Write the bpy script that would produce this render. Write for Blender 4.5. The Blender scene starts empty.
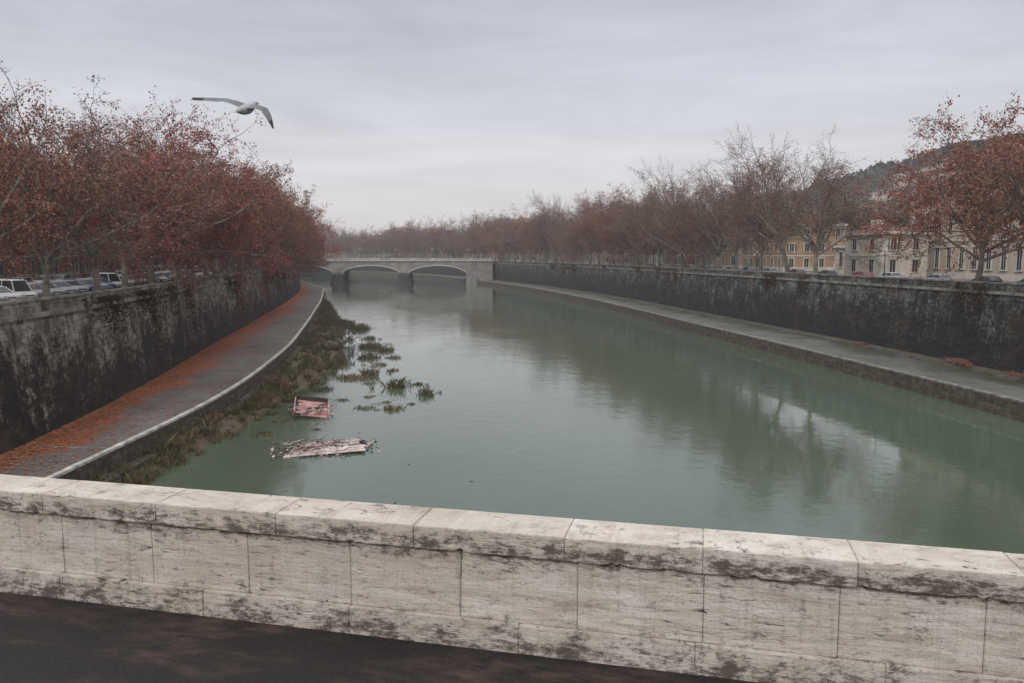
import bpy, math, random
import numpy as np
from mathutils import Vector, Matrix
R=math.radians
C=bpy.context.scene.collection
bpy.context.scene.view_settings.view_transform='Standard'
bpy.context.scene.view_settings.look='None'
bpy.context.scene.view_settings.exposure=0

# ---------------------------------------------------------------- node helpers
class NT:
    def __init__(s,name):
        s.m=bpy.data.materials.new(name); s.m.use_nodes=True
        s.t=s.m.node_tree; s.b=s.t.nodes['Principled BSDF']
        s.b.inputs['Roughness'].default_value=.85
        s.b.inputs['Specular IOR Level'].default_value=.25
    def n(s,typ,**k):
        x=s.t.nodes.new(typ)
        for a,v in k.items(): setattr(x,a,v)
        return x
    def l(s,a,b): s.t.links.new(a,b)
    def put(s,sock,v):
        if isinstance(v,(int,float)): sock.default_value=v
        elif isinstance(v,tuple): sock.default_value=v if len(v)!=3 or sock.type=='VECTOR' else v+(1,)
        else: s.l(v,sock)
    def coord(s,kind='Object',scale=(1,1,1),loc=(0,0,0)):
        tc=s.n('ShaderNodeTexCoord'); mp=s.n('ShaderNodeMapping')
        mp.inputs['Scale'].default_value=scale; mp.inputs['Location'].default_value=loc
        s.l(tc.outputs[kind],mp.inputs['Vector']); return mp.outputs[0]
    def noise(s,vec,scale,detail=4,rough=.55,dist=0):
        x=s.n('ShaderNodeTexNoise'); s.l(vec,x.inputs['Vector'])
        x.inputs['Scale'].default_value=scale; x.inputs['Detail'].default_value=detail
        x.inputs['Roughness'].default_value=rough; x.inputs['Distortion'].default_value=dist
        return x.outputs[0]
    def mr(s,v,a,b,c=0,d=1):
        x=s.n('ShaderNodeMapRange'); s.put(x.inputs[0],v)
        for i,q in enumerate((a,b,c,d)): x.inputs[i+1].default_value=q
        return x.outputs[0]
    def mix(s,f,a,b,blend='MIX'):
        x=s.n('ShaderNodeMix',data_type='RGBA',blend_type=blend)
        s.put(x.inputs[0],f); s.put(x.inputs[6],a); s.put(x.inputs[7],b); return x.outputs[2]
    def math(s,op,a,b=0):
        x=s.n('ShaderNodeMath',operation=op); s.put(x.inputs[0],a); s.put(x.inputs[1],b); return x.outputs[0]
    def ramp(s,f,stops):
        x=s.n('ShaderNodeValToRGB'); s.l(f,x.inputs[0]); e=x.color_ramp.elements
        while len(e)<len(stops): e.new(.5)
        for q,(p,c) in zip(e,stops): q.position=p; q.color=tuple(c)+(1,)
        return x.outputs[0]
    def bump(s,h,strength=.5,dist=.05):
        x=s.n('ShaderNodeBump'); s.put(x.inputs['Strength'],strength); x.inputs['Distance'].default_value=dist
        s.l(h,x.inputs['Height']); s.l(x.outputs[0],s.b.inputs['Normal']); return x
    def col(s,v): s.put(s.b.inputs['Base Color'],v)
    def rand(s):
        return s.n('ShaderNodeNewGeometry').outputs['Random Per Island']
def simple(name,c,rough=.8,var=.25,scale=1.5,spec=.25,metal=0):
    k=NT(name); v=k.coord(); n=k.noise(v,scale,5)
    d=tuple(q*(1-var) for q in c); e=tuple(min(1,q*(1+var)) for q in c)
    k.col(k.ramp(n,[(.3,d),(.7,e)])); k.b.inputs['Roughness'].default_value=rough
    k.b.inputs['Specular IOR Level'].default_value=spec; k.b.inputs['Metallic'].default_value=metal
    return k.m

# ---------------------------------------------------------------- mesh builder
class MB:
    def __init__(s): s.v=[];s.f=[];s.m=[];s.uv=[]
    def face(s,pts,m=0,uv=None):
        b=len(s.v); s.v.extend([tuple(p) for p in pts]); s.f.append(tuple(range(b,b+len(pts)))); s.m.append(m)
        s.uv.append(uv or [(0,0)]*len(pts))
    def idx(s,f,m=0,uv=None): s.f.append(tuple(f)); s.m.append(m); s.uv.append(uv or [(0,0)]*len(f))
    def box(s,c,sz,m=0,rot=None,taper=1):
        b=len(s.v); x,y,z=[q/2 for q in sz]
        P=[(-x,-y,-z),(x,-y,-z),(x,y,-z),(-x,y,-z),(-x*taper,-y*taper,z),(x*taper,-y*taper,z),(x*taper,y*taper,z),(-x*taper,y*taper,z)]
        for p in P:
            p=Vector(p)
            if rot is not None: p=rot@p
            s.v.append((p.x+c[0],p.y+c[1],p.z+c[2]))
        for f in ((0,3,2,1),(4,5,6,7),(0,1,5,4),(1,2,6,5),(2,3,7,6),(3,0,4,7)): s.idx([b+i for i in f],m)
    def tube(s,pts,rad,sides=5,m=0,cap=False):
        b=len(s.v); n=len(pts)
        for i,p in enumerate(pts):
            d=(pts[min(i+1,n-1)]-pts[max(i-1,0)]);
            if d.length<1e-6: d=Vector((0,0,1))
            d.normalize(); a=d.orthogonal().normalized(); c=d.cross(a)
            for k in range(sides):
                t=2*math.pi*k/sides; q=p+(a*math.cos(t)+c*math.sin(t))*rad[i]; s.v.append((q.x,q.y,q.z))
        for i in range(n-1):
            for k in range(sides):
                k2=(k+1)%sides
                s.idx((b+i*sides+k,b+i*sides+k2,b+(i+1)*sides+k2,b+(i+1)*sides+k),m)
        if cap:
            s.idx([b+k for k in range(sides)][::-1],m); s.idx([b+(n-1)*sides+k for k in range(sides)],m)
    def mesh(s,name,mats,smooth=False):
        me=bpy.data.meshes.new(name); me.from_pydata(s.v,[],s.f)
        for q in mats: me.materials.append(q)
        me.polygons.foreach_set('material_index',s.m)
        uvl=me.uv_layers.new(name='UVMap'); flat=[c for f in s.uv for p in f for c in p]
        uvl.data.foreach_set('uv',flat)
        if smooth: me.polygons.foreach_set('use_smooth',[True]*len(s.f))
        me.update(); return me
    def obj(s,name,mats,smooth=False,parent=None,loc=(0,0,0),rot=0):
        return inst(name,s.mesh(name,mats,smooth),loc,rot,parent)
def inst(name,me,loc=(0,0,0),rot=0,parent=None,scale=None):
    o=bpy.data.objects.new(name,me); C.objects.link(o); o.location=loc; o.rotation_euler=(0,0,rot)
    if parent: o.parent=parent
    if scale: o.scale=scale
    return o
def empty(name,loc,rot=0):
    o=bpy.data.objects.new(name,None); C.objects.link(o); o.location=loc; o.rotation_euler=(0,0,rot); o.empty_display_size=.1; return o

# ---------------------------------------------------------------- materials
def m_travertine():
    k=NT('travertine'); v=k.coord(); vs=k.coord(scale=(.7,1,5)); 
    big=k.noise(v,1.3,4); fine=k.noise(vs,6,10,.74,.8); mid=k.noise(k.coord(scale=(1,1,1.5)),3.4,8,.74)
    blot=k.noise(k.coord(scale=(1,1.4,3.2)),8,10,.8,.4); fb=k.noise(k.coord(scale=(1,1,1.8)),34,8,.78)
    base=k.ramp(k.noise(vs,2.0,9,.7),[(.3,(.38,.32,.265)),(.5,(.60,.55,.485)),(.7,(.76,.715,.66))])
    base=k.mix(k.math('MULTIPLY',k.rand(),.40),base,(.44,.40,.355))
    base=k.mix(k.mr(k.noise(v,.8,5,.6),.48,.68,0,.4),base,(.44,.345,.25))
    pits=k.mr(fine,.44,.37); msk=k.mr(big,.42,.58,.25,1)
    base=k.mix(k.math('MULTIPLY',pits,msk),base,(.05,.04,.034))
    sep=k.n('ShaderNodeSeparateXYZ'); k.l(v,sep.inputs[0])
    low=k.mr(sep.outputs[2],.34,.06); up=k.math('MULTIPLY',k.mr(sep.outputs[2],.66,.80),k.mr(sep.outputs[2],.99,.90))
    z=k.math('MAXIMUM',low,up)
    n2=k.math('ADD',k.math('ADD',k.math('MULTIPLY',blot,.42),k.math('MULTIPLY',mid,.38)),k.math('MULTIPLY',fb,.2))
    thr=k.math('ADD',n2,k.math('MULTIPLY',z,.080))
    base=k.mix(k.mr(thr,.55,.61,0,.93),base,(.032,.025,.023))
    base=k.mix(k.mr(thr,.51,.58,0,.28),base,(.22,.18,.15))
    st=k.noise(k.coord(scale=(14,1,.5)),1.0,5,.6); base=k.mix(k.math('MULTIPLY',k.mr(st,.54,.72,0,.5),k.mr(mid,.4,.6)),base,(.15,.12,.095))
    fleck=k.mr(k.noise(v,55,4,.7),.57,.67,0,.65)
    base=k.mix(fleck,base,(.17,.14,.12))
    k.col(base); k.b.inputs['Roughness'].default_value=.75
    k.bump(k.math('ADD',fine,k.math('MULTIPLY',fb,.6)),.9,.018); return k.m
def m_bankwall(name,dark,pale,amt,moss,hb=.12):
    k=NT(name); uv=k.coord('UV')
    br=k.n('ShaderNodeTexBrick'); k.l(uv,br.inputs['Vector']); br.offset=.5
    for a,q in (('Scale',1),('Mortar Size',.022),('Brick Width',1.15),('Row Height',.48),('Mortar Smooth',.2),('Bias',0)): br.inputs[a].default_value=q
    br.inputs['Color1'].default_value=(1,1,1,1); br.inputs['Color2'].default_value=(.45,.45,.45,1); br.inputs['Mortar'].default_value=(.25,.25,.25,1)
    st=k.noise(k.coord('UV',(.7,.06,1)),1.8,7,.7,.4); bl=k.noise(uv,.4,7,.7); fi=k.noise(uv,2.2,9,.8)
    sep=k.n('ShaderNodeSeparateXYZ'); k.l(uv,sep.inputs[0])
    h=k.mr(sep.outputs[1],1,10,-.10,hb)
    f=k.math('ADD',k.math('MULTIPLY',k.math('ADD',k.math('MULTIPLY',st,.8),k.math('MULTIPLY',bl,1.2)),.5),h)
    f=k.math('ADD',f,k.mr(fi,.2,.8,-.22,.22))
    f=k.mr(f,amt,amt+.14)
    c=k.mix(f,dark,pale); c=k.mix(k.mr(k.noise(uv,.6,6,.65),.50,.64,0,.65),c,moss)
    c=k.mix(k.mr(k.noise(uv,.25,5,.6),.51,.66,0,.7),c,(.075,.047,.035))
    c=k.mix(.85,c,br.outputs[0],'MULTIPLY'); k.col(c)
    k.bump(fi,.9,.12); return k.m
def m_walk(name,c1,c2,leaf,amount,g0=.42,g1=-.16):
    k=NT(name); uv=k.coord('UV'); o=k.coord()
    base=k.mix(k.mr(k.noise(o,.25,6,.65),.35,.65),c1,c2); base=k.mix(k.mr(k.noise(o,4,5,.7),.4,.7,0,.5),base,tuple(q*.45 for q in c1))
    sep=k.n('ShaderNodeSeparateXYZ'); k.l(uv,sep.inputs[0])
    g=k.mr(sep.outputs[0],0,1,g0,g1)
    n=k.math('ADD',k.math('ADD',k.noise(o,.16,5,.65),k.mr(k.noise(o,2.6,8,.8),.2,.8,-.3,.3)),g)
    f=k.mr(n,amount,amount+.16)
    lc=k.ramp(k.noise(o,7,4,.7),[(.32,tuple(q*.3 for q in leaf)),(.5,tuple(q*.7 for q in leaf)),(.7,leaf)])
    k.col(k.mix(f,base,lc)); k.bump(k.noise(o,5,4),.4,.05); return k.m
def m_water():
    k=NT('river_water'); o=k.coord()
    c=k.ramp(k.noise(k.coord(scale=(1,.35,1)),.03,5,.6),[(.3,(.058,.085,.056)),(.7,(.088,.118,.082))])
    k.col(c); k.b.inputs['Roughness'].default_value=.03; k.b.inputs['IOR'].default_value=1.75
    k.b.inputs['Specular IOR Level'].default_value=.5
    calm=k.mr(k.noise(k.coord(scale=(1,.35,1)),.05,6,.65,.8),.38,.66,.10,1)
    a=k.noise(k.coord(scale=(1,.7,1)),1.1,3,.5); b=k.noise(o,4.5,3,.5); d=k.noise(k.coord(scale=(1,.8,1)),.28,2,.5)
    h=k.math('ADD',k.math('ADD',k.math('MULTIPLY',a,.5),k.math('MULTIPLY',b,.18)),k.math('MULTIPLY',d,.8))
    k.bump(h,k.math('MULTIPLY',calm,.7),.085); return k.m
def m_leaf(name,cols):
    k=NT(name); r=k.rand(); oi=k.n('ShaderNodeObjectInfo').outputs['Random']
    c=k.ramp(r,[(i/(len(cols)-1),q) for i,q in enumerate(cols)])
    c=k.mix(k.mr(k.noise(k.coord(),.35,3),.35,.65,.0,.5),c,tuple(q*.55 for q in cols[0]))
    hs=k.n('ShaderNodeHueSaturation'); k.l(c,hs.inputs['Color'])
    k.l(k.mr(oi,0,1,.488,.525),hs.inputs['Hue']); k.l(k.mr(oi,0,1,1.25,.75),hs.inputs['Value']); hs.inputs['Saturation'].default_value=.97
    k.col(hs.outputs[0]); k.b.inputs['Roughness'].default_value=.75; return k.m
TRAV=m_travertine()
WALL_L=m_bankwall('old_wall_left',(.028,.022,.019),(.38,.34,.285),.52,(.045,.040,.028),.15)
WALL_R=m_bankwall('old_wall_right',(.026,.029,.032),(.27,.27,.25),.53,(.035,.042,.036),.09)
WALK_L=m_walk('leafy_quay',(.11,.095,.09),(.19,.17,.16),(.42,.12,.05),.64,.44,-.18)
WALK_R=m_walk('paved_quay',(.10,.105,.095),(.165,.17,.155),(.075,.075,.045),.58,.34,-.12)
WATER=m_water()
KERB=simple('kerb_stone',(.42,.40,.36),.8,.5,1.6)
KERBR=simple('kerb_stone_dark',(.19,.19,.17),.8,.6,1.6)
def m_quay():
    k=NT('quay_stone'); uv=k.coord('UV')
    br=k.n('ShaderNodeTexBrick'); k.l(uv,br.inputs['Vector'])
    for a,q in (('Scale',1),('Mortar Size',.02),('Brick Width',.9),('Row Height',.42)): br.inputs[a].default_value=q
    br.inputs['Color1'].default_value=(1,1,1,1); br.inputs['Color2'].default_value=(.6,.6,.6,1); br.inputs['Mortar'].default_value=(.3,.3,.3,1)
    c=k.ramp(k.noise(uv,1.2,8,.75),[(.32,(.025,.022,.018)),(.5,(.09,.07,.05)),(.7,(.19,.17,.14))])
    k.col(k.mix(.8,c,br.outputs[0],'MULTIPLY')); k.bump(k.noise(uv,3,6,.7),.7,.08); return k.m
QUAY=m_quay()
ASPH=simple('asphalt',(.055,.055,.058),.8,.3,.6)
PAVE=simple('pavement',(.16,.15,.145),.85,.25,.8)
GROUND=simple('ground_soil',(.09,.085,.06),.9,.4,.05)
BARK=simple('plane_bark',(.20,.175,.15),.9,.5,1.2)
TWIG=simple('twig_bark',(.13,.10,.09),.9,.3,1.2)
LRED=m_leaf('leaf_red',[(.15,.048,.035),(.34,.115,.08),(.24,.075,.053),(.42,.20,.13)])
LRUST=m_leaf('leaf_rust',[(.13,.06,.045),(.29,.14,.095),(.20,.092,.067),(.32,.21,.135)])
LGREEN=m_leaf('leaf_green',[(.02,.035,.02),(.05,.07,.035),(.03,.05,.025)])
GRASS=m_leaf('dry_grass',[(.06,.06,.028),(.16,.13,.06),(.13,.075,.04),(.20,.15,.08)])
STONE=simple('bridge_stone',(.20,.19,.18),.8,.35,.3)
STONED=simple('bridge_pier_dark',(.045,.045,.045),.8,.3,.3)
GLASS=simple('window_glass',(.03,.035,.04),.15,.3,.6,.6)
TYRE=simple('tyre',(.02,.02,.02),.8,.1)
RIM=simple('rim',(.4,.4,.42),.35,.05,metal=.6)
IRON=simple('cast_iron',(.03,.035,.033),.5,.2)

# ---------------------------------------------------------------- river geometry
def curve(tab):
    y=[t[0] for t in tab]; x=[t[1] for t in tab]
    ext=np.arange(-100,861,2.0); v=np.interp(ext,y,x)
    sl=(x[-1]-x[-2])/(y[-1]-y[-2]); far=ext>y[-1]; v[far]=x[-1]+(ext[far]-y[-1])*sl
    w=np.exp(-np.linspace(-2,2,17)**2); w/=w.sum(); vp=np.pad(v,8,mode='edge'); v=np.convolve(vp,w,'valid')
    return lambda q: float(np.interp(q,ext,v))
LO=curve([(-60,-25.2),(13,-25),(43,-24.8),(62,-24.5),(77,-25.6),(106,-29.6),(147,-37.5),(213,-50.9),(260,-61.5),(291,-68.5),(400,-108),(500,-155),(600,-230),(700,-340)])
LW=curve([(-60,-30),(13,-30),(43,-30.2),(62,-32.3),(77,-34.8),(106,-40.3),(147,-47.5),(213,-59.5),(260,-69.5),(291,-77),(400,-116),(500,-163),(600,-240),(700,-352)])
RO=curve([(-60,46),(13,46),(66,43.4),(98,39.3),(119,36.8),(141,33.5),(171,30),(216,23.9),(261,16),(311,6),(400,-19),(470,-41),(570,-90),(680,-184),(800,-332)])
RW=curve([(-60,54),(13,54),(66,52.6),(80,51.9),(98,50.2),(119,47.8),(141,44.8),(171,40.4),(216,34.5),(261,26.5),(311,15),(400,-10),(470,-31),(570,-78),(680,-170),(800,-315)])
def line(fn,y0=-60,y1=800,step=2.0):
    ys=np.arange(y0,y1+.01,step); return [Vector((fn(y),float(y),0)) for y in ys]
def norms(P,sign):
    out=[]
    for i in range(len(P)):
        d=(P[min(i+1,len(P)-1)]-P[max(i-1,0)]).normalized(); out.append(Vector((d.y,-d.x,0))*sign)
    return out
def sweep(mb,P,sign,prof,m=0,closed=False):
    N=norms(P,sign); L=0; Ls=[0]
    for i in range(1,len(P)): L+=(P[i]-P[i-1]).length; Ls.append(L)
    for j in range(len(prof)-1):
        (o1,z1),(o2,z2)=prof[j],prof[j+1]
        for i in range(len(P)-1):
            a=P[i]+N[i]*o1; b=P[i+1]+N[i+1]*o1; c=P[i+1]+N[i+1]*o2; d=P[i]+N[i]*o2
            v1,v2=(z1,z2) if abs(z1-z2)>.01 else (z1,z1+abs(o2-o1))
            q=[(a.x,a.y,z1),(b.x,b.y,z1),(c.x,c.y,z2),(d.x,d.y,z2)]; u=[(Ls[i],v1),(Ls[i+1],v1),(Ls[i+1],v2),(Ls[i],v2)]
            if sign<0: q=q[::-1];u=u[::-1]
            mb.face(q,m,u)
HL,HR=2.0,1.6
for (nm,fn,sg,h,mt,y1) in (('embankment_wall',LW,-1,HL,WALL_L,700),('embankment_wall',RW,1,HR,WALL_R,800)):
    mb=MB(); P=line(fn,-60,y1)
    sweep(mb,P,sg,[(0,h-.3),(.8,9.75)],0)
    sweep(mb,P,sg,[(.8,9.75),(.58,9.8),(.58,10.08),(.9,10.12)],1)
    sweep(mb,P,sg,[(.9,10.12),(.9,10.9)],0)
    sweep(mb,P,sg,[(.9,10.9),(.78,10.9),(.78,11.06),(1.42,11.06),(1.42,10.9),(1.3,10.9),(1.3,9.9)],1)
    mb.obj(nm,[mt,simple('coping_stone_'+str(sg),(.20,.185,.16),.85,.65,.8)])
# quays
for (fo,fw,h,mt,nm,y1) in ((LO,LW,HL,WALK_L,'quay_walkway',700),(RO,RW,HR,WALK_R,'quay_walkway',800)):
    mb=MB(); A=line(fo,-60,y1); B=line(fw,-60,y1)
    for i in range(len(A)-1):
        for j in range(4):
            t0,t1=j/4,(j+1)/4
            p=[B[i].lerp(A[i],t0),B[i+1].lerp(A[i+1],t0),B[i+1].lerp(A[i+1],t1),B[i].lerp(A[i],t1)]
            mb.face([(q.x,q.y,h) for q in p],0,[(t0,i*2),(t0,i*2+2),(t1,i*2+2),(t1,i*2)])
    sg=-1 if fo is LO else 1
    kw=.34 if fo is LO else .45
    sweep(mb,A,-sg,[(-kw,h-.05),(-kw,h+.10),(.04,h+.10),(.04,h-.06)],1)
    sweep(mb,A,-sg,[(0,h-.05),(.15,-1.5)],2)
    if fo is LO: sweep(mb,A,-sg,[(.12,.75),(.8,.7),(.85,-1)],2)
    else: sweep(mb,B,-sg,[(-.3,h+.25),(2.2,h+.22),(2.25,h-.05)],3)
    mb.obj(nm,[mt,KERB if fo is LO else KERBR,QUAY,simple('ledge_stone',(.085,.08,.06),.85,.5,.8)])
mb=MB()
for y,dy in ((49,.35),(92,.35),(150,.4)):
    a,b=LW(y)+.3,LO(y)-.5
    n=7
    for i in range(n):
        x0=a+(b-a)*i/n; x1=a+(b-a)*(i+1)/n-.03
        mb.box(((x0+x1)/2,y-.07*(i-3),HL+.006),(abs(x1-x0),dy,.02),0)
mb.obj('stone_drain_strip',[KERBR])
# water
mb=MB(); mb.face([(-3000,-200,0),(3000,-200,0),(3000,1100,0),(-3000,1100,0)]); mb.obj('river_water',[WATER])
# ground sheet
mb=MB()
ysL=list(range(-300,701,10)); g=10.0
for a,b in zip(ysL[:-1],ysL[1:]):
    f=lambda y:(LW(max(-60,y))-1.1)
    mb.face([(-3000,a,g),(f(a),a,g),(f(b),b,g),(-3000,b,g)])
ysR=list(range(-300,801,10))
for a,b in zip(ysR[:-1],ysR[1:]):
    f=lambda y:(RW(max(-60,y))+1.1)
    mb.face([(f(a),a,g),(3000,a,g),(3000,b,g),(f(b),b,g)])
mb.face([(-352,700,g),(-3000,760,g),(-3000,700,g)])
mb.face([(-314,800,g),(3000,800,g),(3000,4000,g),(-3000,4000,g),(-3000,950,g),(-700,900,g)])
mb.obj('ground',[GROUND])
RPAINT=simple('road_paint',(.7,.7,.68))
for fn,sg,y1 in ((LW,-1,690),(RW,1,790)):
    P=line(fn,-60,y1,4.0)
    mb=MB(); sweep(mb,P,sg,[(1.3,10.12),(7,10.12),(7,10.0)],0); sweep(mb,P,sg,[(21,10.0),(21,10.12),(27,10.12)],0); mb.obj('pavement',[PAVE])
    mb=MB(); sweep(mb,P,sg,[(6.9,10.004),(21.1,10.004)],0); mb.obj('road',[ASPH])
    mb=MB()
    for i in range(0,len(P)-1,2): sweep(mb,[P[i],P[i+1]],sg,[(14,10.008),(14.15,10.008)],0)
    mb.obj('road_marking',[RPAINT])

# ---------------------------------------------------------------- foreground bridge: parapet + pavement
ang=math.atan2(-2.0,8.31)
PO=(-4.82,7.36,10.78)   # local origin on the front face line
rnd=random.Random(3)
import bmesh, mathutils
mnoise=mathutils.noise.noise
def blocks(bm,x0,x1,step,off,y0,y1,z0,z1,jit=0):
    x=x0+off
    while x<x1:
        w=step*(1+rnd.uniform(-jit,jit)); g=rnd.uniform(.001,.003); a=x+g; b=x+w-g; e=rnd.uniform(-.004,.004); zt=rnd.uniform(-.003,.003) if z1>.9 else 0
        r=bmesh.ops.create_cube(bm,size=1)
        for v in r['verts']:
            v.co.x=a if v.co.x<0 else b; v.co.y=(y0+e) if v.co.y<0 else y1; v.co.z=z0 if v.co.z<0 else z1+zt
        x+=w
bm=bmesh.new()
blocks(bm,-26,56,.977,.225,.025,.40,.235,.806,0)
blocks(bm,-26,56,1.15,.10,-.02,.46,.808,1.0,.12)
blocks(bm,-26,56,1.5,.3,-.015,.44,-.02,.233,.1)
bmesh.ops.bevel(bm,geom=bm.edges[:],offset=.006,segments=2,affect='EDGES')
# long arrises are cut up so they can be worn and chipped
near=[e for e in bm.edges if abs(e.verts[0].co.x-e.verts[1].co.x)>.4 and -4<e.verts[0].co.x<14]
bmesh.ops.subdivide_edges(bm,edges=near,cuts=28,use_grid_fill=False)
for v in bm.verts:
    if -4<v.co.x<14 and v.co.y<.3:
        p=v.co; edge=min(abs(p.z-1.0),abs(p.z-.808),abs(p.z-.233))
        if edge<.012:
            n=mnoise(Vector((p.x*9,p.y*3,p.z*3)))+.6*mnoise(Vector((p.x*27,0,p.z*7+4)))
            c=max(0,n-.18)*.035; v.co.y+=c
            if abs(p.z-1.0)<.012: v.co.z-=c*.7
            elif abs(p.z-.808)<.012 and p.z>.807: v.co.z+=c*.7
            elif p.z<.24: v.co.z-=c*.7
me=bpy.data.meshes.new('stone_parapet'); bm.to_mesh(me); bm.free(); me.materials.append(TRAV)
o=inst('stone_parapet',me,PO,ang)
mb=MB(); mb.box((15,.23,.49),(82,.36,.95)); core=mb.obj('mortar_core',[simple('mortar_dark',(.10,.085,.07))],parent=o)
k=NT('bridge_pavement_leafy'); v=k.coord(); vl=k.coord(scale=(.6,1.6,1))
base=k.mix(k.mr(k.noise(v,30,4,.7),.35,.7),(.009,.008,.0085),(.026,.023,.022))
lf=k.math('MULTIPLY',k.mr(k.noise(vl,1.0,3,.6),.48,.66),k.mr(k.noise(vl,5,6,.7),.40,.64))
k.col(k.mix(lf,base,(.075,.048,.038))); k.b.inputs['Roughness'].default_value=.7; k.bump(k.noise(v,50,3),.4,.01); BP=k.m
mb=MB(); mb.box((15,-1.53,-.5),(82,3.0,1.0)); mb.obj('bridge_pavement',[BP],loc=PO,rot=ang)
mb=MB(); mb.box((15,-8,-.63),(82,9.9,.98)); mb.obj('bridge_road',[ASPH],loc=PO,rot=ang)
KST=simple('granite_kerb',(.14,.135,.13))
mb=MB(); mb.box((15,-3.1,-.56),(82,.15,1.08)); mb.obj('bridge_kerb',[KST],loc=PO,rot=ang)
mb=MB(); mb.box((15,-14.5,-.5),(82,3.0,1.0)); mb.box((15,-15.8,.5),(82,.4,.99)); mb.box((15,-7.5,-1.6),(82,15.5,1.15)); mb.obj('bridge_far_side',[KST],loc=PO,rot=ang)
mb=MB()
for i in range(16000):
    y=28+ (rnd.random()**1.5)*150; a,b=LW(y),LO(y); t=min(.97,abs(rnd.gauss(0,.14))) if rnd.random()<.75 else rnd.uniform(0,.95)
    x=a+(b-a)*t; s=rnd.uniform(.06,.12); q=rnd.uniform(0,6.3); z=HL+.01+rnd.uniform(0,.05)*(1-t)
    mb.face([(x+math.cos(q+j*1.57)*s,y+math.sin(q+j*1.57)*s,z+rnd.uniform(0,.04)) for j in range(4)])
mb.obj('fallen_leaves',[m_leaf('litter',[(.18,.05,.03),(.46,.17,.08),(.32,.10,.05),(.48,.25,.12)])])

# ---------------------------------------------------------------- trees
def make_tree(name,seed,H,leafn,leafmat,nl=7,spread=1.0,lsize=.2,leaf_low=True,droop=0,amax=56,tlen=.22):
    r=random.Random(seed); mb=MB()
    L=[H*tlen,H*.46,H*.24,H*.115,H*.055]; RD=[.40,.19,.075,.032,.017]; NS=[4,6,4,2,1]; WOB=[.05,.13,.2,.25,.3]
    NC=[nl,9,6,5,0]
    def grow(lv,p,d,ln,rad):
        pts=[p.copy()]; n=NS[lv]; dd=d.copy(); dirs=[dd.copy()]
        for i in range(n):
            dd=(dd+Vector((r.gauss(0,1),r.gauss(0,1),r.gauss(0,.7)))*WOB[lv]+Vector((0,0,(.0,.08-droop,.02-droop,-.03-droop,-.10)[lv]))).normalized()
            p=p+dd*(ln/n); pts.append(p.copy()); dirs.append(dd.copy())
        mb.tube(pts,[rad*(1-.6*i/n) for i in range(n+1)],[8,6,4,3,3][lv],0 if lv<2 else 1)
        if lv>=3 and leafn>0:
            for i in range(r.choice((leafn-1,leafn,leafn+1)) if lv==4 else leafn//2):
                q=pts[0].lerp(pts[-1],r.random())+Vector((r.gauss(0,.2),r.gauss(0,.2),r.gauss(-.08,.2)))
                hh=q.z/H
                if r.random()< (max(0,hh-.5)*1.2 if leaf_low else 0): continue
                s=lsize*r.uniform(.55,1.1); a=Vector((r.gauss(0,1),r.gauss(0,1),r.gauss(0,1))).normalized(); b=a.orthogonal().normalized(); c=a.cross(b)
                mb.face([q-b*s*.5,q+c*s*.42,q+b*s*.5,q-c*s*.42],2)
        if NC[lv]==0: return
        for c in range(NC[lv]):
            f=r.uniform(.6,1) if lv==0 else (1.0 if c==0 else r.uniform(.18,1))
            i=min(n-1,int(f*n)); q=pts[i].lerp(pts[i+1],f*n-i); bd=dirs[i+1]
            az=(c+r.uniform(-.3,.3))*2*math.pi/NC[lv] if lv==0 else r.uniform(0,6.283)
            an=R((r.uniform(14,amax) if lv==0 else r.uniform(28,70))*spread) if not (lv>0 and c==0) else R(12)
            o1=bd.orthogonal().normalized(); o2=bd.cross(o1)
            nd=(bd*math.cos(an)+(o1*math.cos(az)+o2*math.sin(az))*math.sin(an)).normalized()
            sc=r.uniform(.7,1.2)*(1-.35*f if lv>0 else 1)
            grow(lv+1,q,nd,L[lv+1]*sc,RD[lv+1]*r.uniform(.8,1.2)*(1-.3*f if lv>0 else 1))
    grow(0,Vector((0,0,-.1)),Vector((r.gauss(0,.04),r.gauss(0,.04),1)).normalized(),L[0],RD[0])
    return mb.mesh(name,[BARK,TWIG,leafmat])
RED=[make_tree('plane_tree',s,24,7,LRED,9,1.1,.24,True,.03) for s in (1,2)]
DROOP=[make_tree('plane_tree',s,25,8,LRED,11,1.1,.24,True,.075,72,.20) for s in (4,5)]
FULL=[make_tree('plane_tree',s,26,10,LRED,11,1.05,.25,False,.045,62,.20) for s in (6,)]
RUST=[make_tree('plane_tree',s,24,6,LRUST,10,1.0,.21,True,.015) for s in (11,12,13)]
BARE=[make_tree('plane_tree',s,26,0,LRUST,8,.85,.2,False) for s in (21,)]+[make_tree('plane_tree',s,26,2,LRUST,9,.85,.17,False) for s in (22,)]
def place(me,x,y,s,z=10.0,nm='plane_tree'):
    return inst(nm,me,(x,y,z),rnd.uniform(0,6.28),None,(s*rnd.uniform(.9,1.1),s*rnd.uniform(.9,1.1),s))
def row(fn,sg,off,ys,pool,s0=1.0,v=.1):
    for y in ys:
        d=Vector((fn(y+2)-fn(y-2),4,0)).normalized(); n=Vector((d.y,-d.x,0))*sg
        me=rnd.choice(pool); place(me,fn(y)+n.x*off+rnd.uniform(-.5,.5),y+n.y*off,s0*rnd.uniform(1-v,1+v))
row(LW,-1,3.4,[51,61],[RED[0],RUST[1]],.80,.04)
row(LW,-1,2.9,[71,80.5,89],DROOP[:1]+RED+RUST[:1],.95,.05)
yl=[];y=97
while y<420: yl.append(y); y+=rnd.uniform(8,10.5)
row(LW,-1,2.2,yl,DROOP+DROOP+RED+FULL,1.0)
yl=[];y=66
while y<420: yl.append(y+2); y+=rnd.uniform(11,14)
row(LW,-1,23.5,yl,RED+RUST,1.0)
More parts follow.
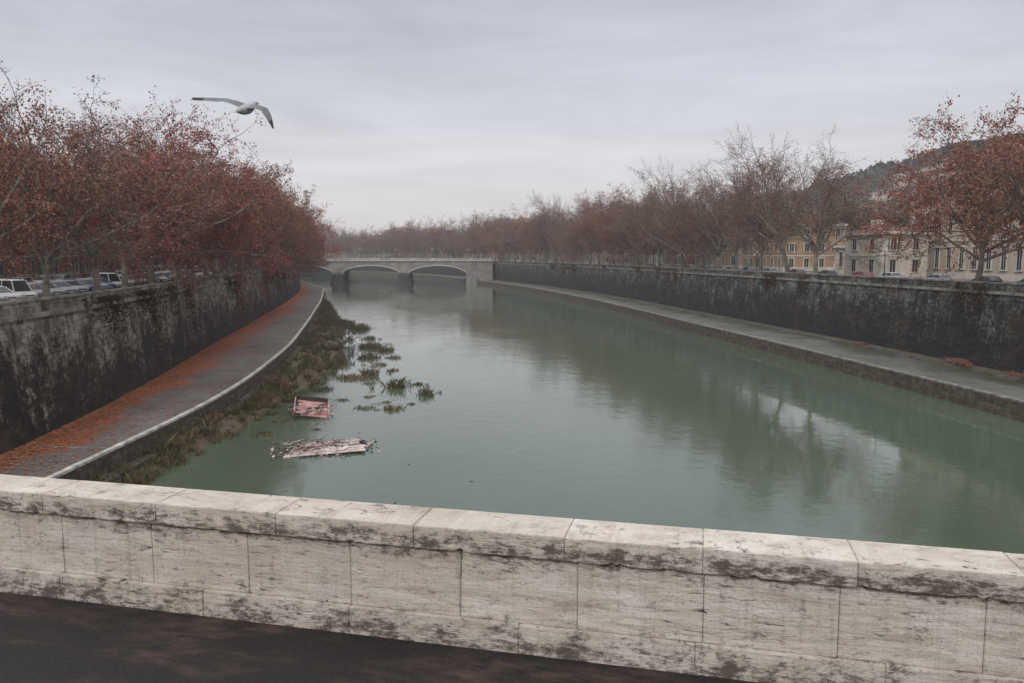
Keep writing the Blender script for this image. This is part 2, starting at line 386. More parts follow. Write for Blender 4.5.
for y,me,s in ((82,RED[1],1.12),(94.5,FULL[0],1.06),(133,RUST[0],1.12),(142,BARE[1],1.2),(153,RUST[1],1.12),(164,BARE[0],1.15),(174,RUST[2],1.16),(184,RUST[0],1.05),(194,BARE[1],1.22),(204,RUST[1],1.15),(214,RUST[2],1.1),(224,RUST[2],1.22),(234,RUST[0],1.15),(245,RED[0],1.25)):
    place(me,RW(y)+4.6,y,s)
yl=[];y=257
while y<780: yl.append(y); y+=rnd.uniform(9,13)
row(RW,1,4.8,yl,RUST+RUST+BARE+RED[:1],1.22,.2)
yl=[];y=200
while y<780: yl.append(y); y+=rnd.uniform(14,20)
row(RW,1,23,yl,RUST+BARE,1.1,.2)
yl=[];y=430
while y<690: yl.append(y); y+=rnd.uniform(10,14)
row(LW,-1,4,yl,RUST+BARE,1.05,.18)
for i in range(70):
    x=rnd.uniform(-420,330); y=rnd.uniform(820,1000) if x<-100 else rnd.uniform(560,950)
    if x<RW(min(y,800))+30: continue
    place(rnd.choice(RUST+BARE),x,y,rnd.uniform(1.0,1.55))

# ---------------------------------------------------------------- buildings
def wallmat(name,c): 
    k=NT(name); v=k.coord(); c2=tuple(q*.68 for q in c)
    k.col(k.mix(k.mr(k.noise(k.coord(scale=(1,1,.25)),.5,6,.65),.35,.7),c,c2)); k.bump(k.noise(v,4,4),.2,.02); return k.m
OCH=wallmat('plaster_ochre',(.40,.27,.17)); ORG=wallmat('plaster_orange',(.38,.21,.14)); CRM=wallmat('plaster_cream',(.58,.53,.45)); PNK=wallmat('plaster_pink',(.42,.31,.25)); BGE=wallmat('plaster_beige',(.50,.41,.33))
TRIM=simple('stone_trim',(.52,.49,.44),.8,.2,.6); TILE=simple('roof_tile',(.20,.11,.085),.85,.35,.8); SHUT=simple('shutter',(.10,.08,.06),.7,.2)
def building(name,x,y,rot,w,d,h,st,wm,pil=False,z=10):
    e=empty(name,(x,y,z),rot)
    mb=MB(); mb.box((0,0,h/2),(w,d,h)); mb.obj('walls',[wm],parent=e)
    mb=MB(); mb.box((0,0,h+.25),(w+1.4,d+1.4,.5)); mb.box((0,0,h-.25),(w+.6,d+.6,.496)); 
    fh=h/st
    mb.box((0,0,fh*1.02),(w+.3,d+.3,.3)); mb.box((0,0,.5),(w+.25,d+.25,1.0))
    if pil:
        for sx in (-1,1):
            for sy in (-1,1): mb.box((sx*(w/2-.5),sy*(d/2-.5),h/2-.3),(1.3,1.3,h-.65))
    mb.obj('cornice',[TRIM],parent=e)
    mb=MB(); a=w/2+.5;b=d/2+.5;z0=h+.51;rh=min(w,d)*.16; rx=max(0,a-b);ry=max(0,b-a)
    T=[(-a,-b,z0),(a,-b,z0),(a,b,z0),(-a,b,z0),(-rx-.01,-ry-.01,z0+rh),(rx+.01,ry+.01,z0+rh)]
    if a>=b:
        for f in ((0,1,5,4),(1,2,5),(2,3,4,5),(3,0,4)): mb.face([T[i] for i in f])
    else:
        for f in ((0,1,4),(1,2,5,4),(2,3,5),(3,0,4,5)): mb.face([T[i] for i in f])
    mb.obj('roof',[TILE],parent=e)
    mb=MB()
    for side in range(4):
        W,D=(w,d) if side%2==0 else (d,w); M=Matrix.Rotation(side*math.pi/2,3,'Z'); nw=max(2,int(W/3.6))
        for s in range(st):
            for i in range(nw):
                cx=-W/2+(i+.5)*W/nw; cz=fh*(s+.55); hh=fh*(.5 if s>0 else .55)
                def bx(c,sz,m): mb.box(M@Vector(c),sz,m,M)
                bx((cx,-D/2-.02,cz),(1.15,.08,hh),0)
                for q in (-.68,.68): bx((cx+q,-D/2-.06,cz),(.22,.16,hh+.1),1)
                bx((cx,-D/2-.1,cz+hh/2+.2),(1.8,.3,.28),1); bx((cx,-D/2-.09,cz-hh/2-.13),(1.7,.28,.18),1)
                bx((cx,-D/2-.065,cz),(.07,.03,hh),1)
                if s>0 and rnd.random()<.5:
                    for q in (-.98,.98): bx((cx+q,-D/2-.05,cz),(.42,.08,hh),2)
    mb.obj('windows',[GLASS,TRIM,SHUT],parent=e)
    mb=MB()
    for i in range(3): 
        cx=rnd.uniform(-w/3,w/3); mb.box((cx,rnd.uniform(-d/5,d/5),h+rh*.6+1.0),(.9,.7,2.0)); 
    mb.obj('chimneys',[wm],parent=e)
    return e
building('palazzo_building',86.5,119,R(-88),66,20,19.0,3,BGE,True)
building('corner_villa',68,146,R(-78),10,9,7.6,2,CRM,True)
building('garden_wall_house',76,167,R(-78),14,10,5.5,1,CRM)
y=206; i=0
pal=[OCH,PNK,ORG,CRM]
while y<760:
    w=rnd.uniform(18,30); d=Vector((RW(y+8)-RW(y-8),16,0)).normalized(); n=Vector((d.y,-d.x,0)); a=math.atan2(n.y,n.x)
    building('apartment_building',RW(y)+n.x*38,y+n.y*38,a+R(-90),w,16,rnd.uniform(9,13.5) if y<450 else rnd.uniform(15,24),3 if y<450 else 5,pal[i%4]); y+=w+rnd.uniform(2,9); i+=1
y=30; i=1
while y<430:
    w=rnd.uniform(22,34); d=Vector((LW(y+8)-LW(y-8),16,0)).normalized(); n=Vector((-d.y,d.x,0)); a=math.atan2(n.y,n.x)
    building('apartment_building',LW(y)+n.x*40,y+n.y*40,a+R(-90),w,16,rnd.uniform(15,19),5,[ORG,OCH,ORG,PNK][i%4]); y+=w+rnd.uniform(1,5); i+=1

# hill
mb=MB(); nx,ny=60,30
def hz(x,y):
    cx=(x-600)/330; cy=(y-900)/220
    b=130*math.exp(-(cx*cx)*.9-(cy*cy)); b+= 40*math.exp(-((x-200)/300)**2-((y-1150)/150)**2)
    return 9+b+mnoise(Vector((x*.02,y*.02,0)))*6*min(1,b/20)+mnoise(Vector((x*.07,y*.07,3)))*4*min(1,b/20)
for i in range(nx+1):
    for j in range(ny+1):
        x=-300+i*25; y=620+j*24; mb.v.append((x,y,hz(x,y)))
for i in range(nx):
    for j in range(ny): mb.idx((i*(ny+1)+j,(i+1)*(ny+1)+j,(i+1)*(ny+1)+j+1,i*(ny+1)+j+1))
k=NT('hill_green'); k.col(k.ramp(k.noise(k.coord(),.08,6,.7),[(.35,(.03,.045,.025)),(.65,(.09,.10,.05))])); 
mb.obj('hill',[k.m],smooth=True)
mb=MB()
for i in range(9000):
    x=rnd.uniform(300,880); y=rnd.uniform(690,900); z=hz(x,y)
    s=rnd.uniform(1.2,3.2)
    for q in range(3):
        c=Vector((x+rnd.gauss(0,2),y+rnd.gauss(0,2),z+rnd.uniform(1,7))); a=Vector((rnd.gauss(0,1),rnd.gauss(0,1),rnd.gauss(0,1))).normalized(); b=a.orthogonal().normalized(); e=a.cross(b)
        mb.face([c-b*s,c+e*s*.8,c+b*s,c-e*s*.8])
mb.obj('hillside_trees',[LGREEN])
for (x,y,w,h) in ((352,760,26,12),(385,790,18,14),(330,735,20,9)): building('hillside_house',x,y,R(20),w,12,h,3,CRM,False,hz(x,y)-1.5)
def bush(name,x,y,z,rx,ry,rz,n,mat,ls=.35,stem=True):
    mb=MB(); lobes=[(rnd.uniform(-.6,.6)*rx,rnd.uniform(-.6,.6)*ry,rnd.uniform(.25,.8)*rz,rnd.uniform(.3,.55)) for _ in range(9)]
    if stem:
        for l in lobes: mb.tube([Vector((0,0,0)),Vector((l[0]*.4,l[1]*.4,l[2]*.5)),Vector(l[:3])],[.12,.07,.03],4,0)
    for i in range(n):
        l=rnd.choice(lobes); v=Vector((rnd.gauss(0,1),rnd.gauss(0,1),rnd.gauss(0,1))).normalized()*rnd.uniform(.6,1.05)
        c=Vector((l[0]+v.x*l[3]*rx,l[1]+v.y*l[3]*ry,max(.05,l[2]+v.z*l[3]*rz*.7)))
        a=Vector((rnd.gauss(0,1),rnd.gauss(0,1),rnd.gauss(0,1))).normalized(); b=a.orthogonal().normalized(); e=a.cross(b); s=ls*rnd.uniform(.6,1.2)
        mb.face([c-b*s*.5,c+e*s*.4,c+b*s*.5,c-e*s*.4],1)
    return mb.obj(name,[BARK,mat],loc=(x,y,z))
bush('evergreen_tree',79,176,10,6,6,14,5000,LGREEN,.5)
bush('evergreen_tree',86,186,10,7,6,15,5000,LGREEN,.5)
bush('evergreen_tree',72,159,10,3,3,8,2500,LGREEN,.4)
for (x,y,s) in ((50.6,78,1.6),(49.6,88,1.3),(50.8,70,1.8),(47.5,108,.9)): bush('shrub',x,y,HR,s*.8,s*2.2,s*.7,1500,LRUST,.14)
mb=MB()
def ivy(fn,sg,y,wid,top,drop,n,h0):
    for i in range(n):
        yy=y+rnd.gauss(0,wid); z=top-abs(rnd.gauss(0,drop)); z=max(h0,z); off=.8*(z-h0)/(9.8-h0)
        x=fn(yy)+sg*off-sg*rnd.uniform(.03,.35); c=Vector((x,yy,z)); s=rnd.uniform(.08,.17)
        a=Vector((rnd.gauss(0,1),rnd.gauss(0,1),rnd.gauss(0,1))).normalized(); b=a.orthogonal().normalized(); e=a.cross(b)
        mb.face([c-b*s,c+e*s*.8,c+b*s,c-e*s*.8])
for i in range(24): ivy(LW,-1,rnd.uniform(45,250),rnd.uniform(.6,2.5),10.6,rnd.uniform(.8,3),340,HL)
for i in range(20): ivy(RW,1,rnd.uniform(60,330),rnd.uniform(.6,2.5),10.6,rnd.uniform(.6,2.2),320,HR)
mb.obj('ivy',[m_leaf('ivy_leaf',[(.04,.035,.02),(.08,.055,.035),(.13,.055,.038)])])

# ---------------------------------------------------------------- far bridge
bx0,by0=-18.0,402.0; bx1,by1=-124.0,396.0
bl=math.hypot(bx1-bx0,by1-by0); bang=math.atan2(by1-by0,bx1-bx0)
e=empty('stone_arch_bridge',(bx0,by0,0),bang)
W=18; span=28.0; pw=4.4; s0=5.0; top=11.3
mb=MB()
def zb(s):
    q=s-s0
    for kk in range(3):
        a=kk*(span+pw)
        if a<=q<=a+span:
            t=(q-a)/span*2-1; return 4.8+5.1*math.sqrt(max(0,1-(t*.95)**2))-1.2
    return -1
ss=[-8,s0-.01]
for kk in range(3):
    a=s0+kk*(span+pw); ss+= [a+span*i/24 for i in range(25)]; ss+=[a+span+.01,a+span+pw-.01]
ss.append(bl+12); ss=sorted(set(ss))
for a,b in zip(ss[:-1],ss[1:]):
    za,zc=zb(a),zb(b)
    for y,fl in ((-W/2,0),(W/2,1)):
        p=[(a,y,za),(b,y,zc),(b,y,top),(a,y,top)]; mb.face(p[::-1] if fl else p)
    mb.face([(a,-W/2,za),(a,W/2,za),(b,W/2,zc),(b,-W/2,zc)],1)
mb.face([(-8,-W/2,top),(bl+12,-W/2,top),(bl+12,W/2,top),(-8,W/2,top)])
mb.obj('arches',[STONE,STONED],parent=e)
mb=MB()
for y in (-W/2-.15,W/2+.15):
    mb.box((bl/2+2,y,top-.15),(bl+20,.9,.35))
    mb.box((bl/2+2,y,top+1.1),(bl+20,.42,.16)); mb.box((bl/2+2,y,top+.15),(bl+20,.38,.2))
    for i in range(int(bl/0.9)+18): mb.box((-7+i*.9,y,top+.62),(.24,.2,.8))
    for i in range(14): mb.box((-7+i*9.6,y,top+.7),(1.1,.6,1.25))
    for kk in range(3):
        a=s0+kk*(span+pw)
        for i in range(24):
            q0,q1=a+span*i/24,a+span*(i+1)/24; z0,z1=zb(q0+.001),zb(q1-.001); yo=y+(-.03 if y<0 else .03)
            mb.face([(q0,yo*1.0,z0),(q1,yo,z1),(q1,yo,z1+.6),(q0,yo,z0+.6)])
mb.obj('balustrade',[simple('pale_stone',(.38,.365,.34),.8,.15,.4)],parent=e)
mb=MB()
for c in (s0+span+pw/2,s0+2*span+pw*1.5):
    for y,sg in ((-W/2,-1),(W/2,1)):
        n=8; ring=[]
        for z,rr in ((-1,3.2),(2.4,3.0),(4.6,2.9),(5.4,.5)):
            ring.append([(c+rr*math.cos(math.pi*i/n),y+sg*(rr*1.1)*math.sin(math.pi*i/n),z) for i in range(n+1)])
        for A,B in zip(ring[:-1],ring[1:]):
            for i in range(n): mb.face([A[i],A[i+1],B[i+1],B[i]])
    mb.box((c,0,.3),(6.6,W+4,2.2))
mb.obj('piers',[STONED],parent=e)
LG=simple('lamp_glass',(.6,.6,.55),.3,.05)
def lamp(x,y,z):
    mb=MB(); V=Vector
    mb.tube([V((0,0,0)),V((0,0,.4)),V((0,0,.5)),V((0,0,4.2))],[.18,.16,.08,.05],8,0)
    for sx in (-1,1): mb.tube([V((0,0,3.7)),V((sx*.35,0,4.0)),V((sx*.5,0,3.95))],[.03,.03,.03],5,0); mb.tube([V((sx*.5,0,3.75)),V((sx*.5,0,4.0)),V((sx*.5,0,4.15))],[.10,.18,.04],8,1,True)
    mb.tube([V((0,0,4.2)),V((0,0,4.45)),V((0,0,4.65))],[.1,.2,.04],8,1,True)
    return mb.obj('street_lamp',[IRON,LG],loc=(x,y,z))
for i in range(7):
    s=4+i*17.5; lamp(bx0+math.cos(bang)*s+math.sin(bang)*-8.9,by0+math.sin(bang)*s-8.9,top+1.18)
for y in (110,150,190,235): lamp(RW(y)+2.4,y,10.12)
for y in (105,140,180): lamp(LW(y)-2.4,y,10.12)

# ---------------------------------------------------------------- cars
HEAD=simple('headlamp_glass',(.75,.75,.75),.2,.05); TAIL=simple('tail_lamp',(.35,.02,.02),.3,.1)
def car_mesh(col,van=False):
    mb=MB(); H=1.9 if van else 1.45; S=[(-2.12,.48,.78,.66),(-2.03,.3,.92,.80),(-1.3,.24,.96,.86),(0,.24,.95,.88),(1.0,.24,.93,.87),(1.75,.26,.80,.83),(2.05,.32,.70,.76),(2.12,.44,.60,.62)]
    b=len(mb.v); k=8
    for x,zb_,zt,w in S:
        m=(zb_+zt)/2
        for p in ((-w*.9,zb_),(w*.9,zb_),(w,zb_+.12),(w,m+.08),(w*.93,zt),(-w*.93,zt),(-w,m+.08),(-w,zb_+.12)): mb.v.append((x,p[0],p[1]))
    for i in range(len(S)-1):
        for j in range(k): mb.idx((b+i*k+j,b+(i+1)*k+j,b+(i+1)*k+(j+1)%k,b+i*k+(j+1)%k)[::-1],0)
    mb.idx([b+j for j in range(k)],0); mb.idx([b+(len(S)-1)*k+j for j in range(k)][::-1],0)
    xb,xt=(-1.95,-1.75) if van else (-1.9,-1.35); fb,ft=(1.25,.75) if van else (1.1,.3)
    lo=[(xb,-.79,.93),(fb,-.79,.91),(fb,.79,.91),(xb,.79,.93)]; hi=[(xt,-.62,H-.06),(ft,-.62,H-.08),(ft,.62,H-.08),(xt,.62,H-.06)]; rf=[(xt+.15,-.5,H),(ft-.2,-.5,H),(ft-.2,.5,H),(xt+.15,.5,H)]
    for i in range(4):
        j=(i+1)%4; mb.face([lo[i],lo[j],hi[j],hi[i]],1); mb.face([hi[i],hi[j],rf[j],rf[i]],0)
    mb.face(rf,0)
    V=Vector
    for i in range(4): mb.tube([V(lo[i]),V(hi[i])],[.05,.04],4,0)
    for sy in (-1,1):
        a=V((-.4,sy*.80,.92)); c=V((-.45,sy*.635,H-.07)); mb.tube([a,c],[.045,.04],4,0)
        mb.box((.9,sy*.93,.98),(.12,.16,.12),0)
        for x in (-1.32,1.32):
            mb.tube([V((x,sy*.66,.32)),V((x,sy*.88,.32))],[.32,.32],14,2,True); mb.tube([V((x,sy*.87,.32)),V((x,sy*.895,.32))],[.19,.18],10,3,True)
        mb.box((2.04,sy*.58,.64),(.1,.3,.13),4); mb.box((-2.07,sy*.6,.78),(.08,.25,.16),5)
    mb.box((2.12,0,.42),(.03,.5,.11),4); mb.box((-2.12,0,.55),(.03,.5,.11),4); mb.box((2.1,0,.55),(.05,.7,.08),2)
    return mb.mesh('parked_car',[simple('car_paint',col,.3,.04,.5,.5),GLASS,TYRE,RIM,HEAD,TAIL])
CM=[car_mesh(c) for c in ((.6,.6,.6),(.28,.29,.31),(.03,.03,.035),(.05,.08,.16),(.42,.42,.41),(.25,.02,.02))]+[car_mesh((.6,.6,.58),True)]
def bank_pos(fn,sg,off,y):
    d=Vector((fn(y+2)-fn(y-2),4,0)).normalized(); n=Vector((d.y,-d.x,0))*sg
    return fn(y)+n.x*off,y+n.y*off,math.atan2(d.y,d.x)
cr=random.Random(8)
y=48
while y<150:
    x,yy,a=bank_pos(LW,-1,9.4,y); inst('parked_car',cr.choice(CM[:5]+[CM[2],CM[4],CM[6]]),(x,yy,10.01),a+R(-125)+cr.uniform(-.04,.04)); y+=cr.uniform(2.9,3.6)
y=60
while y<170:
    x,yy,a=bank_pos(LW,-1,18.8,y); inst('parked_car',cr.choice(CM),(x,yy,10.01),a+math.pi); y+=cr.uniform(5.2,7)
y=90
while y<230:
    x,yy,a=bank_pos(RW,1,8.2,y); inst('parked_car',cr.choice(CM[1:6]),(x,yy,10.01),a); y+=cr.uniform(6.5,12)

# ---------------------------------------------------------------- river margin vegetation
WE=curve([(0,-24.0),(30,-23.6),(49,-22.8),(60,-21.3),(76,-21.3),(90,-19.5),(101,-20.5),(131,-26.2),(160,-34),(204,-46),(260,-60.5),(300,-70)])
mb=MB(); ys=range(0,260)
def bz(y,t): 
    return (.75*max(0,1-t)**1.2-.14)+.12*mnoise(Vector((y*.3,t*4,0)))
def P_(y,t):
    wob=mnoise(Vector((y*.22,0,5)))*1.4+mnoise(Vector((y*.7,2,5)))*.7
    x0,x1=LO(y)+.3,WE(y)+wob*.9; return (x0+(x1-x0)*t,y,bz(y,t))
for a,b in zip(ys[:-1],ys[1:]):
    for j in range(8):
        t0,t1=j/8,(j+1)/8
        mb.face([P_(a,t0),P_(a,t1),P_(b,t1),P_(b,t0)])
k=NT('mud_bank'); k.col(k.ramp(k.noise(k.coord(),.7,6,.7),[(.3,(.06,.05,.035)),(.5,(.11,.085,.05)),(.7,(.06,.075,.03))])); k.bump(k.noise(k.coord(),3,4),.7,.15)
mb.obj('mud_bank',[k.m],smooth=True)
def tuft(mb,x,y,z,r,h,n,lean=.35):
    for i in range(n):
        a=rnd.uniform(0,6.283); q=r*math.sqrt(rnd.random()); px,py=x+math.cos(a)*q,y+math.sin(a)*q
        hh=h*rnd.uniform(.4,1.1)*(1-.4*q/r if r else 1); dx,dy=rnd.gauss(0,lean)*hh,rnd.gauss(0,lean)*hh; w=rnd.uniform(.025,.05)
        b=rnd.uniform(0,3.14); wx,wy=math.cos(b)*w,math.sin(b)*w
        mb.face([(px-wx,py-wy,z),(px+wx,py+wy,z),(px+dx*.5+wx*.8,py+dy*.5+wy*.8,z+hh*.65),(px+dx+wx*.1,py+dy,z+hh)])
mb=MB()
for i in range(850):
    y=rnd.uniform(35,235); t=rnd.uniform(0,1.02)
    if rnd.random()< .3 and t>.6: continue
    x=LO(y)+.3+(WE(y)-LO(y)-.3)*t; tuft(mb,x,y,bz(y,t)-.05,rnd.uniform(.3,.9),rnd.uniform(.35,1.5),rnd.choice((18,30,45)))
mb.obj('bank_grass',[GRASS])
CL=[(-12.4,83.5,1.2,1.4),(-8.7,79,.8,1.1),(-10.9,71.5,.9,.7),(-13.5,72,1.0,.4),(-18.3,90,1.8,.7),(-16.5,92,1.0,1.4),(-21.5,120,2,1.3),(-18.6,116,1.3,1.0),(-19.5,108,1.6,1.0),(-29,150,2.2,1.5),(-33.6,160,2,1.6),(-17,101,1.0,.6),(-19.8,82,1.2,.6)]
CL+=[(-15.5,86,.7,.35),(-10.2,85.5,.5,.5),(-14.2,78,.6,.3),(-16.4,76,.8,.3),(-12.0,75,.5,.3),(-19.5,66,.8,.4),(-14.5,96,.7,.5),(-16.0,108,.8,.7),(-24,133,1.2,.9),(-19.5,61,.9,.5),(-9.5,74,.4,.3),(-15.8,63,.4,.25)]
for (x,y,r,h) in CL:
    mb=MB(); n=int(60*r*r+60); tuft(mb,x,y,-.05,r,h,n,.45)
    for q in range(4): tuft(mb,x+rnd.gauss(0,r),y+rnd.gauss(0,r),-.05,r*.4,h*.5,20,.6)
    mb.obj('reed_clump',[GRASS])
for i in range(30):
    y=rnd.uniform(50,190); t=rnd.uniform(.05,.8); x=LO(y)+(WE(y)-LO(y))*t; s=rnd.uniform(.5,1.3)
    bush('shrub',x,y,bz(y,t),s,s*1.2,s*1.1,450,rnd.choice((LRUST,GRASS,GRASS)),.11)

# ---------------------------------------------------------------- wrecked rafts
RP=simple('faded_red_board',(.38,.20,.19),.7,.65,1.1); RW2=simple('weathered_board',(.44,.37,.35),.85,.5,1.0); RD_=simple('wet_timber',(.06,.05,.042),.6,.3)
def raft(x,y,L,W_,rot,tilt,n,red,h=.16,twigs=5,back=None):
    r=random.Random(int(x*7+y)); mb=MB(); T=Matrix.Rotation(R(tilt),3,'Y')@Matrix.Rotation(R(tilt*.9),3,'X')
    for i in range(n):
        yy=-W_/2+(i+.5)*W_/n; ln=L*r.uniform(.75,1) ; cx=r.uniform(-.5,.5)*(L-ln)
        c=T@Vector((cx,yy,h+.03*math.sin(i*1.3)))
        mb.box((c.x,c.y,c.z+.06),(ln,W_/n*.985,.05),0 if r.random()<red else 1,T@Matrix.Rotation(R(r.gauss(0,.8)),3,'Z')@Matrix.Rotation(R(r.gauss(0,.8)),3,'Y'))
    for i in range(3):
        c=T@Vector((-L/2.4+i*L/2.4,0,h-.1)); mb.box((c.x,c.y,c.z),(.18,W_*1.02,.22),2,T)
    if back:
        for sx in (-1,1):
            c=T@Vector((sx*L*.47,0,h+.22)); mb.box(c,(.1,W_*.95,.4),0,T)
        c=T@Vector((0,W_*.49,h+.25)); mb.box(c,(L*.9,.1,.45),2,T)
        c=T@Vector((0,-W_*.49,h-.08)); mb.box(c,(L*.92,.1,.35),2,T)
    for i in range(int(L*twigs)):
        a=r.uniform(0,3.1); l=r.uniform(.4,1.5); p=Vector((r.uniform(-L/2,L/2),r.uniform(-W_/2,W_/2),r.uniform(.1,.3)+h)); d=Vector((math.cos(a),math.sin(a),r.gauss(0,.2)))*l*.5
        mb.tube([p-d,p+Vector((0,0,.03)),p+d],[.03,.025,.012],4,r.choice((1,2,2)))
    for i in range(int(110*L)):
        c=Vector((max(-L*.6,min(L*.6,r.gauss(0,L/3.3))),max(-W_*.6,min(W_*.6,r.gauss(0,W_/3.3))),r.uniform(.05,.14)+h)); s=r.uniform(.06,.15); a=Vector((r.gauss(0,.35),r.gauss(0,.35),1)).normalized(); b=a.orthogonal().normalized(); e_=a.cross(b)
        mb.face([c-b*s,c+e_*s,c+b*s,c-e_*s],r.choice((0,1,2,2)))
    return mb.obj('wrecked_raft',[RP,RW2,RD_],loc=(x,y,0),rot=rot)
raft(-17.9,69.8,3.1,4.6,R(14),8,6,.9,.35,9,True)
raft(-13.6,56.8,6.2,4.2,R(14),-2,7,.1,-.02,7)
mb=MB()
for i in range(14):
    x,y=rnd.gauss(-15,3.0),rnd.gauss(72,9)
    if i<3: x,y=rnd.uniform(-8,3),rnd.uniform(36,60)
    l=rnd.uniform(.08,.3); a=rnd.uniform(0,3.1); V=Vector; d=V((math.cos(a)*l,math.sin(a)*l,0)); p=V((x,y,.0)); mb.tube([p-d,p+V((0,0,.02)),p+d],[.02,.03,.015],5)
mb.obj('driftwood',[RD_])

# ---------------------------------------------------------------- seagull
GW=simple('gull_white',(.34,.34,.34),.7,.1,9); GG=simple('gull_grey',(.15,.155,.165),.7,.2,9); GK=simple('gull_black',(.03,.03,.03),.6,.1); GB=simple('gull_beak',(.4,.26,.06),.5,.1)
def gull():
    mb=MB(); V=Vector
    mb.tube([V((0,-.27,.0)),V((0,-.2,.0)),V((0,-.1,-.012)),V((0,0,-.015)),V((0,.09,-.005)),V((0,.15,.012)),V((0,.19,.022)),V((0,.225,.02)),V((0,.25,.014))],[.012,.038,.062,.07,.058,.038,.036,.03,.012],12,0,True)
    mb.tube([V((0,.245,.014)),V((0,.275,.01)),V((0,.295,.0))],[.012,.009,.003],6,3,True)
    for s in(-1,1): mb.tube([V((s*.024,.222,.03)),V((s*.033,.224,.031))],[.005,.004],5,2,True)
    for i in range(6):
        a0=R(-16+i*5.4);a1=R(-16+(i+1)*5.4); mb.face([(0,-.2,.004),(math.sin(a0)*.16,-.2-math.cos(a0)*.16,0),(math.sin(a1)*.16,-.2-math.cos(a1)*.16,0)],0)
    for s in (-1,1):
        if s<0: K=[(.04,.09,.02,.20),(.18,.10,.045,.18),(.32,.115,.05,.16),(.46,.075,.045,.13),(.60,-.01,.04,.085),(.74,-.10,.035,.018)]
        else: K=[(.04,.09,.02,.20),(.14,.10,.035,.18),(.23,.12,.005,.16),(.31,.06,-.05,.13),(.38,-.02,-.11,.09),(.45,-.12,-.18,.018)]
        up=[];dn=[]
        for (x,yl_,z,c) in K:
            up.append([V((s*x,yl_,z)),V((s*x,yl_-c*.3,z+.018)),V((s*x,yl_-c*.7,z+.010)),V((s*x*1.0,yl_-c,z-.004))]); dn.append([V((s*x,yl_,z)),V((s*x,yl_-c*.4,z-.006)),V((s*x,yl_-c,z-.004))])
        for i in range(len(K)-1):
            mt=1 if i<4 else 2
            for j in range(3): mb.face([up[i][j],up[i+1][j],up[i+1][j+1],up[i][j+1]],mt)
            for j in range(2): mb.face([dn[i][j],dn[i+1][j],dn[i+1][j+1],dn[i][j+1]],0 if i<4 else 2)
        for i in range(10):
            t=.45+i*.055; q=min(len(K)-2,int(t*(len(K)-1))); f=t*(len(K)-1)-q; A=dn[q][2].lerp(dn[q+1][2],f); A2=A+V((s*.028,0,0))
            mb.face([A,A2,A2+V((s*.03,-.05,-.003)),A+V((s*.022,-.055,-.003))],1 if i<6 else 2)
    return mb.obj('seagull',[GW,GG,GK,GB],smooth=True)
g_=gull(); g_.location=(-4.02,12.4,16.22); g_.rotation_euler=(R(20),R(10),R(-12)); g_.scale=(1.14,1.14,1.14)

# ---------------------------------------------------------------- mist (real homogeneous volume)
mb=MB(); mb.box((0,560,39.6),(3200,1500,82)); mm=bpy.data.materials.new('river_mist'); mm.use_nodes=True; t=mm.node_tree; t.nodes.clear()
vo=t.nodes.new('ShaderNodeVolumeScatter'); vo.inputs['Color'].default_value=(.95,.95,1,1); vo.inputs['Density'].default_value=.0003; vo.inputs['Anisotropy'].default_value=.2
ou=t.nodes.new('ShaderNodeOutputMaterial'); t.links.new(vo.outputs[0],ou.inputs['Volume']); mb.obj('mist',[mm])

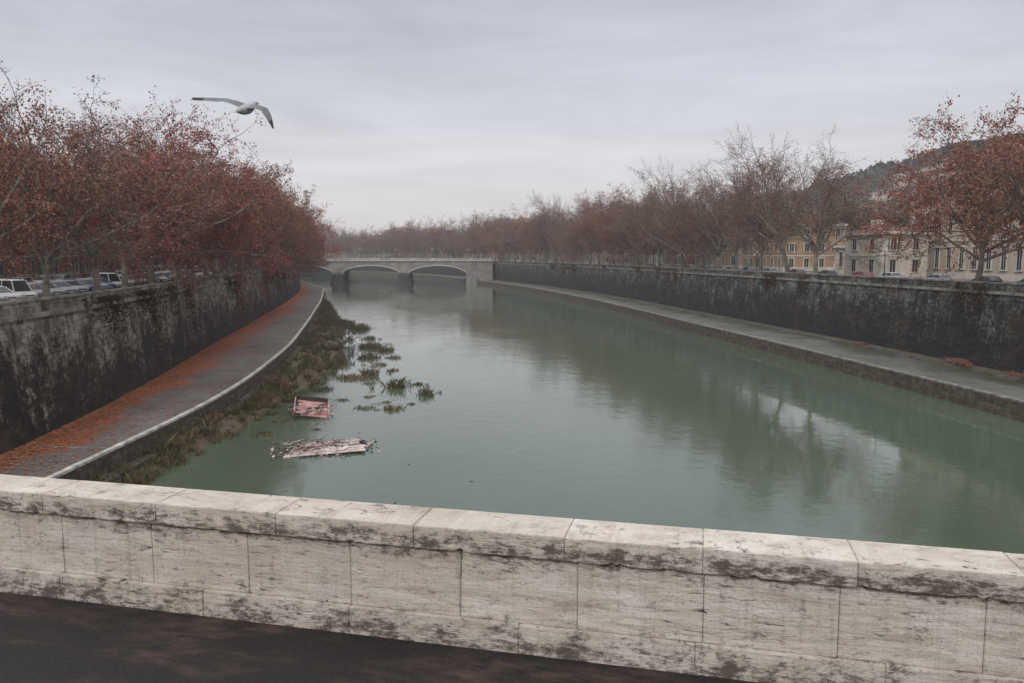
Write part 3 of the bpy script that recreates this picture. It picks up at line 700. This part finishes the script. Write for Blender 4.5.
# ---------------------------------------------------------------- world
w=bpy.data.worlds.new('World'); bpy.context.scene.world=w; w.use_nodes=True; t=w.node_tree; t.nodes.clear()
N=t.nodes.new; Lk=t.links.new
SE,SR=R(38),R(205)
sky=N('ShaderNodeTexSky'); sky.sky_type='NISHITA'; sky.sun_disc=False; sky.sun_elevation=SE; sky.sun_rotation=SR
b1=N('ShaderNodeBackground'); b1.inputs[1].default_value=.08; Lk(sky.outputs[0],b1.inputs[0])
tc=N('ShaderNodeTexCoord'); sp=N('ShaderNodeSeparateXYZ'); Lk(tc.outputs['Generated'],sp.inputs[0])
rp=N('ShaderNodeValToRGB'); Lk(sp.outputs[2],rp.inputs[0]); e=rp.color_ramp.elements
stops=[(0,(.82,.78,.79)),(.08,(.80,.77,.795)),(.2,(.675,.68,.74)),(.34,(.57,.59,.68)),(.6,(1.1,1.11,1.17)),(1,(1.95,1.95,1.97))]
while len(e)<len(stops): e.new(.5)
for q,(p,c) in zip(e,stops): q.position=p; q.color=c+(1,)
mp=N('ShaderNodeMapping'); mp.inputs['Scale'].default_value=(1,1,6); Lk(tc.outputs['Generated'],mp.inputs[0]); mp.inputs['Rotation'].default_value=(0,R(4),0)
nz=N('ShaderNodeTexNoise'); nz.inputs['Scale'].default_value=2.4; nz.inputs['Detail'].default_value=8; nz.inputs['Roughness'].default_value=.6; nz.inputs['Distortion'].default_value=.5; Lk(mp.outputs[0],nz.inputs[0])
mr=N('ShaderNodeMapRange'); mr.inputs[1].default_value=.3; mr.inputs[2].default_value=.7; mr.inputs[3].default_value=.84; mr.inputs[4].default_value=1.14; Lk(nz.outputs[0],mr.inputs[0])
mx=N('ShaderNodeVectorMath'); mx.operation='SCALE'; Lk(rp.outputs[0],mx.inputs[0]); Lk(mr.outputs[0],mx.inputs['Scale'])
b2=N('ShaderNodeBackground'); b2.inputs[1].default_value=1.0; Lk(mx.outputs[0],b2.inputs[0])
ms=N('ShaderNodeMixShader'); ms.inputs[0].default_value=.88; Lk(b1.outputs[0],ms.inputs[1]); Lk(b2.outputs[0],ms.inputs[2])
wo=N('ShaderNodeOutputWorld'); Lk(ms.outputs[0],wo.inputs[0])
sl=bpy.data.lights.new('sun','SUN'); sl.energy=1.5; sl.angle=R(14); sl.color=(1,.94,.88); so=bpy.data.objects.new('sun',sl); C.objects.link(so)
sd=Vector((math.sin(SR)*math.cos(SE),math.cos(SR)*math.cos(SE),math.sin(SE)))
so.rotation_euler=sd.to_track_quat('Z','Y').to_euler()

# ---------------------------------------------------------------- camera
cam=bpy.data.cameras.new('camera'); cam.lens=28; cam.sensor_width=36; cam.clip_end=6000; cam.clip_start=.1
co=bpy.data.objects.new('camera',cam); C.objects.link(co); co.location=(0,0,14); co.rotation_euler=(R(90-6.2),0,0)
bpy.context.scene.camera=co
